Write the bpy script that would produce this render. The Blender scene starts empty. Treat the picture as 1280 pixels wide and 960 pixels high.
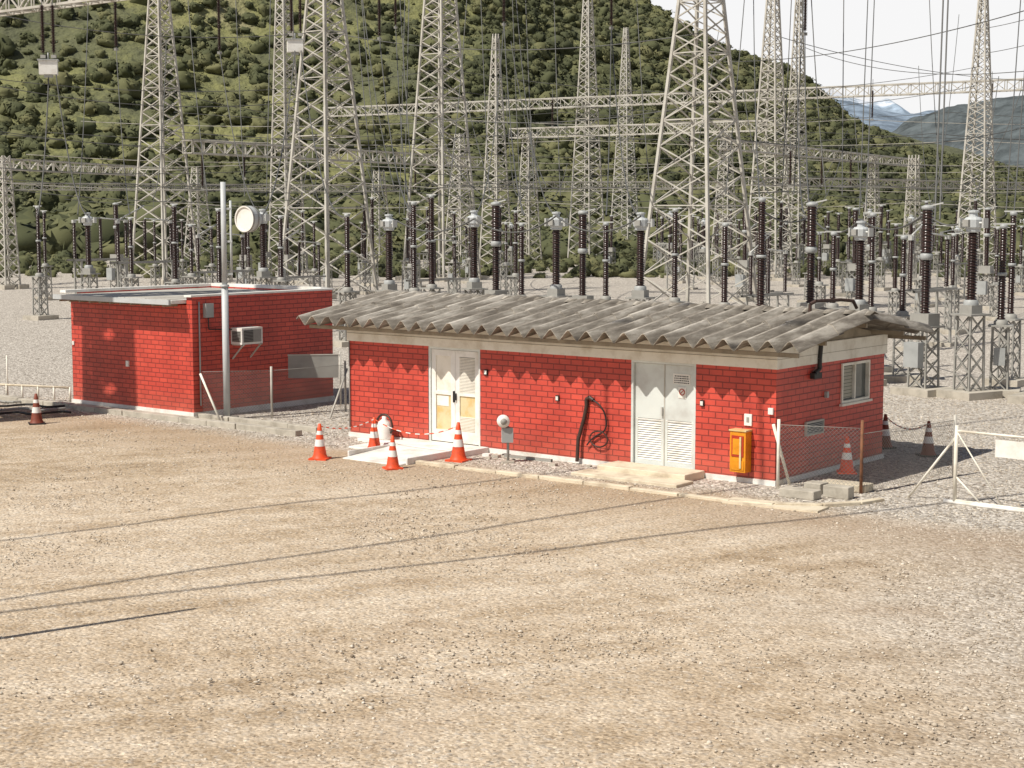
import bpy, math, random
import numpy as np
from mathutils import Vector, Matrix, noise
random.seed(7); rng=np.random.default_rng(7)
sc=bpy.context.scene
F=2038.0; H=5.1; TH=math.radians(5.994)
cT,sT=math.cos(TH),math.sin(TH)
ANG=math.atan2(-.624,.781)
# ---------- image-pixel helpers (image coordinates projected to plan positions on the ground) ----------
def px_to_ground(px,py,z=0.0):
    xr=(px-640)/F; yr=(480-py)/F
    t=(H-z)/(sT-yr*cT)
    return Vector((t*xr,t*(cT+yr*sT),z))
def P(px,D,z): return Vector(((px-640)/F*D,D,z))
A=px_to_ground(438,545); A.z=0
def loc(x,y,z=0): # local site frame -> world
    c,s=math.cos(ANG),math.sin(ANG)
    return Vector((A.x+c*x-s*y, A.y+s*x+c*y, z))
def toloc(p):
    c,s=math.cos(ANG),math.sin(ANG); dx,dy=p.x-A.x,p.y-A.y
    return (c*dx+s*dy, -s*dx+c*dy)
U=Vector((0,0,1))
# ---------- materials ----------
def newmat(name):
    m=bpy.data.materials.new(name); m.use_nodes=True
    nt=m.node_tree; b=nt.nodes['Principled BSDF']; return m,nt,b
def N(nt,t,**k):
    n=nt.nodes.new(t)
    for a,v in k.items(): setattr(n,a,v)
    return n
def ramp(nt,stops):
    r=N(nt,'ShaderNodeValToRGB'); e=r.color_ramp.elements
    e[0].position=stops[0][0]; e[0].color=(*stops[0][1],1)
    e[1].position=stops[-1][0]; e[1].color=(*stops[-1][1],1)
    for p,c in stops[1:-1]:
        x=e.new(p); x.color=(*c,1)
    return r
def simple(name,col,rough=.6,metal=0,var=.18,scale=3.0,bump=0,dirt=None,spec=.5):
    m,nt,b=newmat(name)
    tc=N(nt,'ShaderNodeTexCoord'); no=N(nt,'ShaderNodeTexNoise')
    no.inputs['Scale'].default_value=scale; no.inputs['Detail'].default_value=4; no.inputs['Roughness'].default_value=.65
    nt.links.new(tc.outputs['Object'],no.inputs['Vector'])
    lo=dirt if dirt else tuple(c*(1-var*1.6) for c in col); hi=tuple(min(1,c*(1+var)) for c in col)
    r=ramp(nt,[(.3,lo),(.52,col),(.75,hi)])
    nt.links.new(no.outputs['Fac'],r.inputs['Fac']); nt.links.new(r.outputs['Color'],b.inputs['Base Color'])
    b.inputs['Roughness'].default_value=rough; b.inputs['Metallic'].default_value=metal
    b.inputs['Specular IOR Level'].default_value=spec
    if bump:
        n2=N(nt,'ShaderNodeTexNoise'); n2.inputs['Scale'].default_value=scale*12; n2.inputs['Detail'].default_value=4
        nt.links.new(tc.outputs['Object'],n2.inputs['Vector'])
        bp=N(nt,'ShaderNodeBump'); bp.inputs['Strength'].default_value=bump; bp.inputs['Distance'].default_value=.02
        nt.links.new(n2.outputs['Fac'],bp.inputs['Height']); nt.links.new(bp.outputs['Normal'],b.inputs['Normal'])
    return m
def brick(name,axis):
    m,nt,b=newmat(name)
    tc=N(nt,'ShaderNodeTexCoord'); sp=N(nt,'ShaderNodeSeparateXYZ'); cb=N(nt,'ShaderNodeCombineXYZ')
    nt.links.new(tc.outputs['Object'],sp.inputs[0]); nt.links.new(sp.outputs[axis],cb.inputs[0]); nt.links.new(sp.outputs['Z'],cb.inputs[1])
    br=N(nt,'ShaderNodeTexBrick'); br.inputs['Scale'].default_value=1
    br.inputs['Brick Width'].default_value=.30; br.inputs['Row Height'].default_value=.118
    br.inputs['Mortar Size'].default_value=.011; br.inputs['Mortar Smooth'].default_value=.3
    br.inputs['Color1'].default_value=(.63,.072,.044,1); br.inputs['Color2'].default_value=(.53,.052,.034,1); br.inputs['Mortar'].default_value=(.26,.026,.02,1)
    nt.links.new(cb.outputs[0],br.inputs['Vector'])
    no=N(nt,'ShaderNodeTexNoise'); no.inputs['Scale'].default_value=1.3; no.inputs['Detail'].default_value=7
    nt.links.new(tc.outputs['Object'],no.inputs['Vector'])
    r=ramp(nt,[(.3,(.76,.76,.76)),(.7,(1.1,1.1,1.1))]); nt.links.new(no.outputs['Fac'],r.inputs['Fac'])
    mx=N(nt,'ShaderNodeMix',data_type='RGBA',blend_type='MULTIPLY'); mx.inputs['Factor'].default_value=1
    nt.links.new(br.outputs['Color'],mx.inputs['A']); nt.links.new(r.outputs['Color'],mx.inputs['B'])
    mr=N(nt,'ShaderNodeMapRange'); mr.inputs['From Min'].default_value=.1; mr.inputs['From Max'].default_value=.7; mr.inputs['To Min'].default_value=.38; mr.inputs['To Max'].default_value=.06
    nt.links.new(sp.outputs['Z'],mr.inputs['Value'])
    mm=N(nt,'ShaderNodeMath',operation='MULTIPLY'); nt.links.new(mr.outputs[0],mm.inputs[0]); nt.links.new(no.outputs['Fac'],mm.inputs[1])
    m2=N(nt,'ShaderNodeMix',data_type='RGBA'); m2.inputs['B'].default_value=(.46,.26,.17,1)
    nt.links.new(mm.outputs[0],m2.inputs['Factor']); nt.links.new(mx.outputs['Result'],m2.inputs['A'])
    nt.links.new(m2.outputs['Result'],b.inputs['Base Color'])
    bp=N(nt,'ShaderNodeBump'); bp.invert=True; bp.inputs['Strength'].default_value=1; bp.inputs['Distance'].default_value=.015
    nt.links.new(br.outputs['Fac'],bp.inputs['Height']); nt.links.new(bp.outputs['Normal'],b.inputs['Normal'])
    b.inputs['Roughness'].default_value=.5
    return m
M={}
M['brx']=brick('red_painted_brick_x','X'); M['bry']=brick('red_painted_brick_y','Y')
M['white']=simple('white_paint',(.80,.78,.73),.55,var=.05,scale=2,dirt=(.64,.60,.52))
M['cream']=simple('cream_trim',(.80,.76,.66),.6,var=.06,scale=2,dirt=(.62,.56,.45))
M['galv']=simple('galvanised_steel',(.50,.475,.42),.6,.0,.12,.7,dirt=(.33,.30,.25))
M['galvd']=simple('galvanised_steel_dull',(.32,.31,.28),.6,.0,.15,1.2)
M['porc']=simple('brown_porcelain',(.035,.016,.013),.25,0,.25,2)
M['grey']=simple('grey_tank_paint',(.36,.37,.36),.5,0,.1,2)
M['pole']=simple('light_grey_pole_paint',(.50,.52,.52),.5,0,.1,2)
M['door']=simple('pale_grey_door_paint',(.62,.65,.62),.45,0,.08,1.5,dirt=(.50,.50,.47))
M['conc']=simple('concrete',(.46,.42,.35),.85,0,.15,2.2,bump=.4,dirt=(.29,.26,.21))
M['concw']=simple('whitewashed_concrete',(.76,.74,.70),.8,0,.08,2,bump=.3,dirt=(.56,.52,.45))
M['concy']=simple('cream_painted_concrete',(.66,.58,.44),.8,0,.1,2.5,bump=.3,dirt=(.44,.36,.26))
M['black']=simple('black_rubber',(.025,.023,.022),.6,0,.2,4)
M['dark']=simple('dark_void',(.03,.028,.026),.8,0,.2,4)
M['orange']=simple('cone_orange',(.80,.085,.02),.5,0,.12,5,dirt=(.45,.07,.03))
M['darkor']=simple('dark_cone_orange',(.22,.05,.025),.6,0,.2,5)  # darker orange used on some of the cones
M['band']=simple('reflective_white_band',(.78,.76,.72),.4,0,.06,6)
M['rust']=simple('rusty_steel',(.20,.085,.04),.8,0,.3,7,dirt=(.10,.045,.025))
M['hose']=simple('brown_hose',(.055,.028,.02),.55,0,.2,5)
M['glass']=simple('window_glass',(.13,.14,.13),.1,0,.2,1)
M['yel']=simple('yellow_stained_glass_panel',(.64,.54,.32),.35,0,.15,3,dirt=(.62,.40,.12))
M['blind']=simple('cream_blind',(.34,.32,.25),.5,0,.1,3)
M['amber']=simple('amber_plastic',(.76,.29,.015),.2,0,.15,6)
M['redp']=simple('red_plastic',(.45,.04,.015),.3,0,.15,4)
M['alu']=simple('aluminium',(.50,.50,.47),.4,.2,.08,2)
M['cable']=simple('aluminium_conductor',(.10,.10,.095),.6,.0,.1,1)
M['wood']=simple('grey_timber',(.30,.25,.18),.8,0,.2,3)
PIT=.45
def roofmat():
    m,nt,b=newmat('weathered_fibre_cement')
    tc=N(nt,'ShaderNodeTexCoord'); mp=N(nt,'ShaderNodeMapping'); mp.inputs['Scale'].default_value=(3,.5,3)
    nt.links.new(tc.outputs['Object'],mp.inputs[0])
    no=N(nt,'ShaderNodeTexNoise'); no.inputs['Scale'].default_value=1.6; no.inputs['Detail'].default_value=8; no.inputs['Roughness'].default_value=.7
    nt.links.new(mp.outputs[0],no.inputs['Vector'])
    r=ramp(nt,[(.3,(.12,.10,.08)),(.48,(.27,.24,.20)),(.62,(.50,.46,.40))]); nt.links.new(no.outputs['Fac'],r.inputs['Fac'])
    # channel grime, plus lit-crest and shaded-channel contrast painted into the colour
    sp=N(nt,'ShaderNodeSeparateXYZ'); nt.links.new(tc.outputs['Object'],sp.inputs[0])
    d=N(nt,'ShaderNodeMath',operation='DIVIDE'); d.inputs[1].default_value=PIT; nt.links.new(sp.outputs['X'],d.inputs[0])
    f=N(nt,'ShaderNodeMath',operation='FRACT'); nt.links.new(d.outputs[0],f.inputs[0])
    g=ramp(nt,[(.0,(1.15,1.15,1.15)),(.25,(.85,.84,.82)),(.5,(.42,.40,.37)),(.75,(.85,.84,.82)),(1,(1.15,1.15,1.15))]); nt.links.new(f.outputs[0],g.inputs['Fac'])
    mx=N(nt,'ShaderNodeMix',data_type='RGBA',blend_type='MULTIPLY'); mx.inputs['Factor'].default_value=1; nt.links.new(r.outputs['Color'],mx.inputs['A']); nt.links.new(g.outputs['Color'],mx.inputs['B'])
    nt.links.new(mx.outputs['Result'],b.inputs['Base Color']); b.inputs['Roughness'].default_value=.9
    n2=N(nt,'ShaderNodeTexNoise'); n2.inputs['Scale'].default_value=30; nt.links.new(tc.outputs['Object'],n2.inputs['Vector'])
    bp=N(nt,'ShaderNodeBump'); bp.inputs['Strength'].default_value=.4; bp.inputs['Distance'].default_value=.02
    nt.links.new(n2.outputs['Fac'],bp.inputs['Height']); nt.links.new(bp.outputs['Normal'],b.inputs['Normal'])
    return m
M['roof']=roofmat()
# ---------- mesh builder ----------
class MB:
    def __init__(s): s.v=[]; s.f=[]; s.m=[]; s.sm=[]; s.ml=[]
    def mi(s,m):
        m=M[m] if isinstance(m,str) else m
        if m not in s.ml: s.ml.append(m)
        return s.ml.index(m)
    def add(s,vs,fs,m,smooth=False):
        o=len(s.v); s.v+= [tuple(v) for v in vs]; k=s.mi(m)
        for f in fs: s.f.append(tuple(o+i for i in f)); s.m.append(k); s.sm.append(smooth)
    def box(s,x0,x1,y0,y1,z0,z1,m,mat=None):
        vs=[Vector((x,y,z)) for z in (z0,z1) for y in (y0,y1) for x in (x0,x1)]
        if mat: vs=[mat@v for v in vs]
        s.add(vs,[(0,2,3,1),(4,5,7,6),(0,1,5,4),(1,3,7,5),(3,2,6,7),(2,0,4,6)],m)
    def bar(s,p0,p1,w,m,caps=False):
        s.tube(p0,p1,w*.5*1.414,4,m,False,caps=caps)
    def tube(s,p0,p1,r,n,m,smooth=True,w2=None,caps=True):
        p0=Vector(p0);p1=Vector(p1); d=(p1-p0)
        if d.length<1e-6: return
        d.normalize(); a=Vector((0,0,1)) if abs(d.z)<.9 else Vector((1,0,0))
        x=d.cross(a).normalized(); y=d.cross(x); r2=r if w2 is None else w2
        vs=[]
        for p,rr in((p0,r),(p1,r2)):
            for i in range(n):
                t=2*math.pi*(i+.5)/n; vs.append(p+x*rr*math.cos(t)+y*rr*math.sin(t))
        s.add(vs,[(i,(i+1)%n,n+(i+1)%n,n+i) for i in range(n)],m,smooth)
        if caps:
            o=len(s.v)-2*n; k=s.mi(m)
            s.f.append(tuple(o+i for i in reversed(range(n)))); s.m.append(k); s.sm.append(False)
            s.f.append(tuple(o+n+i for i in range(n))); s.m.append(k); s.sm.append(False)
    def poly(s,pts,r,n,m):
        for a,b in zip(pts[:-1],pts[1:]): s.tube(a,b,r,n,m,True,caps=False)
    def lathe(s,prof,n,m,o=(0,0,0),smooth=True,axis='Z'):
        vs=[]
        for r,z in prof:
            for i in range(n):
                t=2*math.pi*i/n; c=(r*math.cos(t),r*math.sin(t),z)
                if axis=='Y': c=(c[0],c[2],c[1])
                vs.append((o[0]+c[0],o[1]+c[1],o[2]+c[2]))
        fs=[(j*n+i,j*n+(i+1)%n,(j+1)*n+(i+1)%n,(j+1)*n+i) for j in range(len(prof)-1) for i in range(n)]
        s.add(vs,fs,m,smooth)
    def mesh(s,name):
        me=bpy.data.meshes.new(name); me.from_pydata(s.v,[],s.f)
        for m in s.ml: me.materials.append(m)
        me.polygons.foreach_set('material_index',s.m); me.polygons.foreach_set('use_smooth',s.sm); me.update(); return me
    def obj(s,name,parent=None,loc=(0,0,0),rz=0):
        ob=bpy.data.objects.new(name,s.mesh(name)); sc.collection.objects.link(ob)
        ob.location=loc; ob.rotation_euler[2]=rz
        if parent: ob.parent=parent
        return ob
def place(name,me,p,rz=0,s=1):
    ob=bpy.data.objects.new(name,me); sc.collection.objects.link(ob); ob.location=p; ob.rotation_euler[2]=rz; ob.scale=(s,s,s); return ob
def empty(name,p,rz=0):
    e=bpy.data.objects.new(name,None); sc.collection.objects.link(e); e.location=p; e.rotation_euler[2]=rz; return e
def bevel(ob,w=.015,seg=2):
    b=ob.modifiers.new('bevel','BEVEL'); b.width=w; b.segments=seg; b.limit_method='ANGLE'
# ---------- camera, sun, sky ----------
cam=bpy.data.cameras.new('camera'); co=bpy.data.objects.new('camera',cam); sc.collection.objects.link(co)
co.location=(0,0,H); co.rotation_euler=(math.pi/2-TH,0,0); cam.lens=36*F/1280; cam.sensor_width=36; cam.clip_end=60000; cam.clip_start=.1
sc.camera=co
EL=math.radians(53); hx,hy=-.82,-.57
S=Vector((hx*math.cos(EL),hy*math.cos(EL),math.sin(EL)))
sl=bpy.data.lights.new('sun','SUN'); sl.energy=5.0; sl.angle=math.radians(.53); sl.color=(1,.95,.86)
so=bpy.data.objects.new('sun',sl); sc.collection.objects.link(so); so.rotation_euler=S.to_track_quat('Z','Y').to_euler(); so.location=(-20,-10,60)
w=bpy.data.worlds.new('World'); sc.world=w; w.use_nodes=True; nt=w.node_tree
sky=nt.nodes.new('ShaderNodeTexSky'); sky.sky_type='NISHITA'; sky.sun_disc=False; sky.sun_elevation=EL; sky.sun_rotation=math.radians(235.2)
sky.dust_density=3; sky.air_density=1.0; sky.ozone_density=.6; sky.altitude=600
bg=nt.nodes['Background']; bg.inputs['Strength'].default_value=.06
# bright low haze towards the horizon
tc=nt.nodes.new('ShaderNodeTexCoord'); sx_=nt.nodes.new('ShaderNodeSeparateXYZ'); nt.links.new(tc.outputs['Generated'],sx_.inputs[0])
mr=nt.nodes.new('ShaderNodeMapRange'); mr.inputs['From Min'].default_value=.12; mr.inputs['From Max'].default_value=.26; mr.inputs['To Min'].default_value=.95; mr.inputs['To Max'].default_value=0
mr.interpolation_type='SMOOTHSTEP'; nt.links.new(sx_.outputs['Z'],mr.inputs['Value'])
mx=nt.nodes.new('ShaderNodeMix'); mx.data_type='RGBA'; mx.inputs['B'].default_value=(16.2,16.1,16.1,1); nt.links.new(mr.outputs[0],mx.inputs['Factor']); nt.links.new(sky.outputs[0],mx.inputs['A'])
nt.links.new(mx.outputs['Result'],bg.inputs['Color'])
sc.view_settings.view_transform='Standard'; sc.view_settings.look='None'; sc.view_settings.exposure=0
# ---------- ground ----------
def groundmat():
    m,nt,b=newmat('dirt_and_gravel'); L=nt.links.new
    tc=N(nt,'ShaderNodeTexCoord'); sp=N(nt,'ShaderNodeSeparateXYZ'); L(tc.outputs['Object'],sp.inputs[0])
    def noi(s,d=5,r=.6,vec=None):
        n=N(nt,'ShaderNodeTexNoise'); n.inputs['Scale'].default_value=s; n.inputs['Detail'].default_value=d; n.inputs['Roughness'].default_value=r; L(vec or tc.outputs['Object'],n.inputs['Vector']); return n
    def mth(op,a,b2,c=None):
        n=N(nt,'ShaderNodeMath',operation=op)
        for i,x in enumerate((a,b2,c)):
            if x is None: continue
            if isinstance(x,(int,float)): n.inputs[i].default_value=x
            else: L(x,n.inputs[i])
        return n.outputs[0]
    nA=noi(.22,4); nB=noi(1.6,4,.7); nC=noi(9,4,.7)
    v=N(nt,'ShaderNodeTexVoronoi'); v.inputs['Scale'].default_value=19; L(tc.outputs['Object'],v.inputs['Vector'])
    v2=N(nt,'ShaderNodeTexVoronoi'); v2.inputs['Scale'].default_value=30; L(tc.outputs['Object'],v2.inputs['Vector'])
    sv=N(nt,'ShaderNodeSeparateColor'); L(v.outputs['Color'],sv.inputs[0])
    sv2=N(nt,'ShaderNodeSeparateColor'); L(v2.outputs['Color'],sv2.inputs[0])
    gr=ramp(nt,[(0,(.20,.17,.14)),(.35,(.38,.34,.29)),(.7,(.53,.48,.42)),(1,(.74,.69,.61))]); L(sv.outputs[0],gr.inputs['Fac'])
    # tyre-worn streaks
    mp=N(nt,'ShaderNodeMapping'); mp.inputs['Rotation'].default_value=(0,0,-math.radians(60)); L(tc.outputs['Object'],mp.inputs[0])
    wv=noi(.12,2,.5,mp.outputs[0])
    mp2=N(nt,'ShaderNodeMapping'); mp2.inputs['Scale'].default_value=(.05,1.0,1); L(mp.outputs[0],mp2.inputs[0])
    va=N(nt,'ShaderNodeVectorMath',operation='MULTIPLY_ADD'); L(wv.outputs['Color'],va.inputs[0]); va.inputs[1].default_value=(0,3,0); L(mp2.outputs[0],va.inputs[2])
    nS=noi(1.1,3,.6,va.outputs[0])
    da=mth('MULTIPLY_ADD',nB.outputs['Fac'],.34,mth('MULTIPLY_ADD',nA.outputs['Fac'],.30,mth('MULTIPLY',nS.outputs['Fac'],.36)))
    dr=ramp(nt,[(.37,(.34,.25,.16)),(.45,(.48,.375,.26)),(.52,(.57,.465,.345)),(.62,(.68,.58,.455))]); L(da,dr.inputs['Fac'])
    pr=ramp(nt,[(0,(.42,.37,.32)),(.2,(.82,.79,.75)),(.8,(1.0,1.0,1.0)),(1,(1.35,1.35,1.35))]); L(sv2.outputs[1],pr.inputs['Fac'])
    dm=N(nt,'ShaderNodeMix',data_type='RGBA',blend_type='MULTIPLY'); dm.inputs['Factor'].default_value=.85
    L(dr.outputs['Color'],dm.inputs['A']); L(pr.outputs['Color'],dm.inputs['B'])
    jit=mth('MULTIPLY_ADD',nB.outputs['Fac'],3.0,-1.5)
    jit=mth('ADD',jit,mth('MULTIPLY_ADD',nA.outputs['Fac'],7,-3.5))
    yy=mth('ADD',sp.outputs['Y'],mth('MULTIPLY',jit,.25))
    m1=N(nt,'ShaderNodeMapRange'); m1.interpolation_type='SMOOTHSTEP'; m1.inputs['From Min'].default_value=-2.2; m1.inputs['From Max'].default_value=-.9; L(yy,m1.inputs['Value'])
    q=mth('ADD',mth('MULTIPLY_ADD',sp.outputs['Y'],.6,sp.outputs['X']),jit)
    m2=N(nt,'ShaderNodeMapRange'); m2.interpolation_type='SMOOTHSTEP'; m2.inputs['From Min'].default_value=9.0; m2.inputs['From Max'].default_value=16; L(q,m2.inputs['Value'])
    mk=mth('MAXIMUM',m1.outputs[0],mth('MULTIPLY',m2.outputs[0],.75))
    pt=N(nt,'ShaderNodeMapRange'); pt.inputs['From Min'].default_value=.50; pt.inputs['From Max'].default_value=.66; pt.inputs['To Max'].default_value=.7; L(nC.outputs['Fac'],pt.inputs['Value'])
    pt2=mth('MULTIPLY',pt.outputs[0],mth('MULTIPLY',nA.outputs['Fac'],1.6))
    mk=mth('MAXIMUM',mk,pt2)
    mx=N(nt,'ShaderNodeMix',data_type='RGBA'); L(mk,mx.inputs['Factor']); L(dm.outputs['Result'],mx.inputs['A']); L(gr.outputs['Color'],mx.inputs['B'])
    st=noi(.5,3); sr=N(nt,'ShaderNodeMapRange'); sr.inputs['From Min'].default_value=.58; sr.inputs['From Max'].default_value=.74; sr.inputs['To Max'].default_value=.35; L(st.outputs['Fac'],sr.inputs['Value'])
    sro=mth('MULTIPLY',sr.outputs[0],mth('SUBTRACT',1,m1.outputs[0]))
    k1=N(nt,'ShaderNodeMapRange'); k1.inputs['From Min'].default_value=-5.0; k1.inputs['From Max'].default_value=-2.6; L(yy,k1.inputs['Value'])
    k2=mth('MULTIPLY',mth('MULTIPLY',k1.outputs[0],mth('SUBTRACT',1,m1.outputs[0])),mth('MULTIPLY_ADD',nB.outputs['Fac'],1.4,-.25))
    sm_=mth('MAXIMUM',sro,mth('MINIMUM',mth('MAXIMUM',k2,0),.55))
    mr=N(nt,'ShaderNodeMix',data_type='RGBA'); mr.inputs['B'].default_value=(.33,.225,.14,1); L(sm_,mr.inputs['Factor']); L(mx.outputs['Result'],mr.inputs['A'])
    L(mr.outputs['Result'],b.inputs['Base Color']); b.inputs['Roughness'].default_value=.95; b.inputs['Specular IOR Level'].default_value=.2
    h=mth('ADD',mth('MULTIPLY',v.outputs['Distance'],-1.0),mth('MULTIPLY',nC.outputs['Fac'],1.0))
    bs=mth('MULTIPLY_ADD',mk,.35,.45)
    bp=N(nt,'ShaderNodeBump'); bp.inputs['Distance'].default_value=.035; L(bs,bp.inputs['Strength']); L(h,bp.inputs['Height']); L(bp.outputs['Normal'],b.inputs['Normal'])
    return m
M['ground']=groundmat()
def axis_pts(lo,hi,step,far):
    a=list(np.arange(lo,hi+.01,step)); return [-far,-5000,-1000,-300]+a+[300,1000,5000,far]
xs=axis_pts(-30,40,.5,26000); ys=axis_pts(-34,30,.5,26000)
b=MB(); vs=[];
for y in ys:
    for x in xs:
        z=0
        if -34<y<-2.5 and -30<x<40: z=.05*noise.noise(Vector((x*.2,y*.2,0)))+.010*noise.noise(Vector((x*1.0,y*1.0,3)))
        if y<-2.5: z*=min(1,(-2.5-y)/2)
        vs.append((x,y,min(z,.03)))
nx=len(xs)
b.add(vs,[(j*nx+i,j*nx+i+1,(j+1)*nx+i+1,(j+1)*nx+i) for j in range(len(ys)-1) for i in range(nx-1)],'ground',True)
b.obj('gravel_ground',loc=A,rz=ANG)
# ---------- bulk mesh scatter (one merged mesh) ----------
def merged(name,protos,pts,scl,mat,tilt=.2,zs=(1,1)):
    VV=[];FF=[];CC=[];off=0
    idx=rng.integers(0,len(protos),len(pts)); pts=np.array(pts); scl=np.array(scl)
    k=protos[0][1].shape[1]
    for p,(pv,pf) in enumerate(protos):
        sel=np.where(idx==p)[0]; n=len(sel)
        a=rng.uniform(0,6.283,n); c,s=np.cos(a),np.sin(a)
        R=np.zeros((n,3,3)); R[:,0,0]=c;R[:,0,1]=-s;R[:,1,0]=s;R[:,1,1]=c;R[:,2,2]=rng.uniform(zs[0],zs[1],n)
        R[:,2,0]=rng.uniform(-tilt,tilt,n)
        v=np.einsum('nij,vj->nvi',R,pv)*scl[sel][:,None,None]+pts[sel][:,None,:]
        f=pf[None,:,:]+(np.arange(n)*len(pv))[:,None,None]+off
        VV.append(v.reshape(-1,3)); FF.append(f.reshape(-1,k)); CC.append(np.repeat(rng.uniform(0,1,n),len(pv))); off+=n*len(pv)
    V=np.concatenate(VV);Fq=np.concatenate(FF).astype(np.int32);C=np.concatenate(CC)
    me=bpy.data.meshes.new(name); me.vertices.add(len(V)); me.vertices.foreach_set('co',V.astype(np.float32).ravel())
    me.loops.add(Fq.size); me.loops.foreach_set('vertex_index',Fq.ravel()); me.polygons.add(len(Fq)); me.polygons.foreach_set('loop_start',np.arange(0,Fq.size,k,dtype=np.int32))
    try: me.polygons.foreach_set('loop_total',np.full(len(Fq),k,dtype=np.int32))
    except Exception: pass
    me.update(calc_edges=True)
    at=me.attributes.new('tint','FLOAT','POINT'); at.data.foreach_set('value',C.astype(np.float32)); me.materials.append(mat)
    ob=bpy.data.objects.new(name,me); sc.collection.objects.link(ob); return ob
def varmat(name,c0,c1,c2,rough=.8,sub=.1,w=.5):
    m,nt,b=newmat(name); oi=N(nt,'ShaderNodeAttribute'); oi.attribute_name='tint'; gm=N(nt,'ShaderNodeNewGeometry'); no=N(nt,'ShaderNodeTexNoise'); no.inputs['Scale'].default_value=sub; no.inputs['Detail'].default_value=3
    nt.links.new(gm.outputs['Position'],no.inputs['Vector'])
    ma=N(nt,'ShaderNodeMath',operation='MULTIPLY_ADD'); ma.inputs[1].default_value=w; nt.links.new(oi.outputs['Fac'],ma.inputs[0])
    mb=N(nt,'ShaderNodeMath',operation='MULTIPLY'); mb.inputs[1].default_value=1-w; nt.links.new(no.outputs['Fac'],mb.inputs[0]); nt.links.new(mb.outputs[0],ma.inputs[2])
    r=ramp(nt,[(.2,c0),(.5,c1),(.8,c2)]); nt.links.new(ma.outputs[0],r.inputs['Fac']); nt.links.new(r.outputs['Color'],b.inputs['Base Color'])
    b.inputs['Roughness'].default_value=rough; b.inputs['Specular IOR Level'].default_value=.15; return m
M['leaf']=varmat('shrub_foliage',(.060,.066,.036),(.098,.105,.052),(.165,.16,.078),.9,.02,.45)
M['stone']=varmat('loose_stone',(.24,.19,.14),(.50,.43,.34),(.72,.65,.55),.9,3)
def ico(sub):
    import bmesh
    bm=bmesh.new(); bmesh.ops.create_icosphere(bm,subdivisions=sub,radius=1)
    V=[v.co.copy() for v in bm.verts]; Q=[[v.index for v in f.verts] for f in bm.faces]; bm.free(); return V,Q
def shrub(k):
    r=random.Random(k); V,Q=ico(2); V=[v.copy() for v in V]; Q=[tuple(q) for q in Q]
    for v in V:
        n=noise.noise(v*1.6+Vector((k*7.1,0,0)))*.55+r.uniform(-.16,.16)
        v*= (.72+n); v.z=v.z*.8+.42
    for i in range(26):
        d=Vector((r.gauss(0,1),r.gauss(0,1),abs(r.gauss(0,1))-.1)).normalized()
        p=d*r.uniform(.7,1.05); p.z=p.z*.8+.42
        n=(d+Vector((r.uniform(-.6,.6),r.uniform(-.6,.6),r.uniform(0,.8)))).normalized(); a=n.cross(Vector((r.uniform(-1,1),r.uniform(-1,1),r.uniform(-1,1)))).normalized(); e=n.cross(a); s=r.uniform(.09,.2)
        o=len(V); V+=[p-a*s-e*s*.6,p+a*s-e*s*.7,p+a*s*.5+e*s]; Q.append((o,o+1,o+2))
    return np.array([tuple(v) for v in V]),np.array(Q)
shrubs=[shrub(k) for k in range(12)]
def stone(k):
    r=random.Random(k+50); V,Q=ico(1)
    V=[v*r.uniform(.65,1.2) for v in V]
    for v in V: v.z*=.6
    return np.array([tuple(v) for v in V]),np.array(Q)
stones=[stone(k) for k in range(6)]
pts=[];scl=[]
while len(pts)<38000:
    x=random.uniform(-14,16); y=13+random.random()*32
    if abs(x)>y*.36+1: continue
    lx,ly=toloc(Vector((x,y,0)))
    if -.3<ly<5 and (0<lx<11.1 or -10.3<lx<-5): continue
    if (7.2<lx<9.8 and -1.4<ly<0) or (1.2<lx<4.2 and -2.7<ly<0): continue
    g=(ly>-2 or lx+.6*ly>12.5)
    n=noise.noise(Vector((x*.35,y*.35,1)))+.5*noise.noise(Vector((x*1.3,y*1.3,7)))
    if not g and random.random()>.42+.9*n: continue
    pts.append((x,y,.004)); scl.append(random.uniform(.008,.020) if random.random()<.95 else random.uniform(.02,.034))
merged('loose_gravel',stones,pts,scl,M['stone'],.3)
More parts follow.
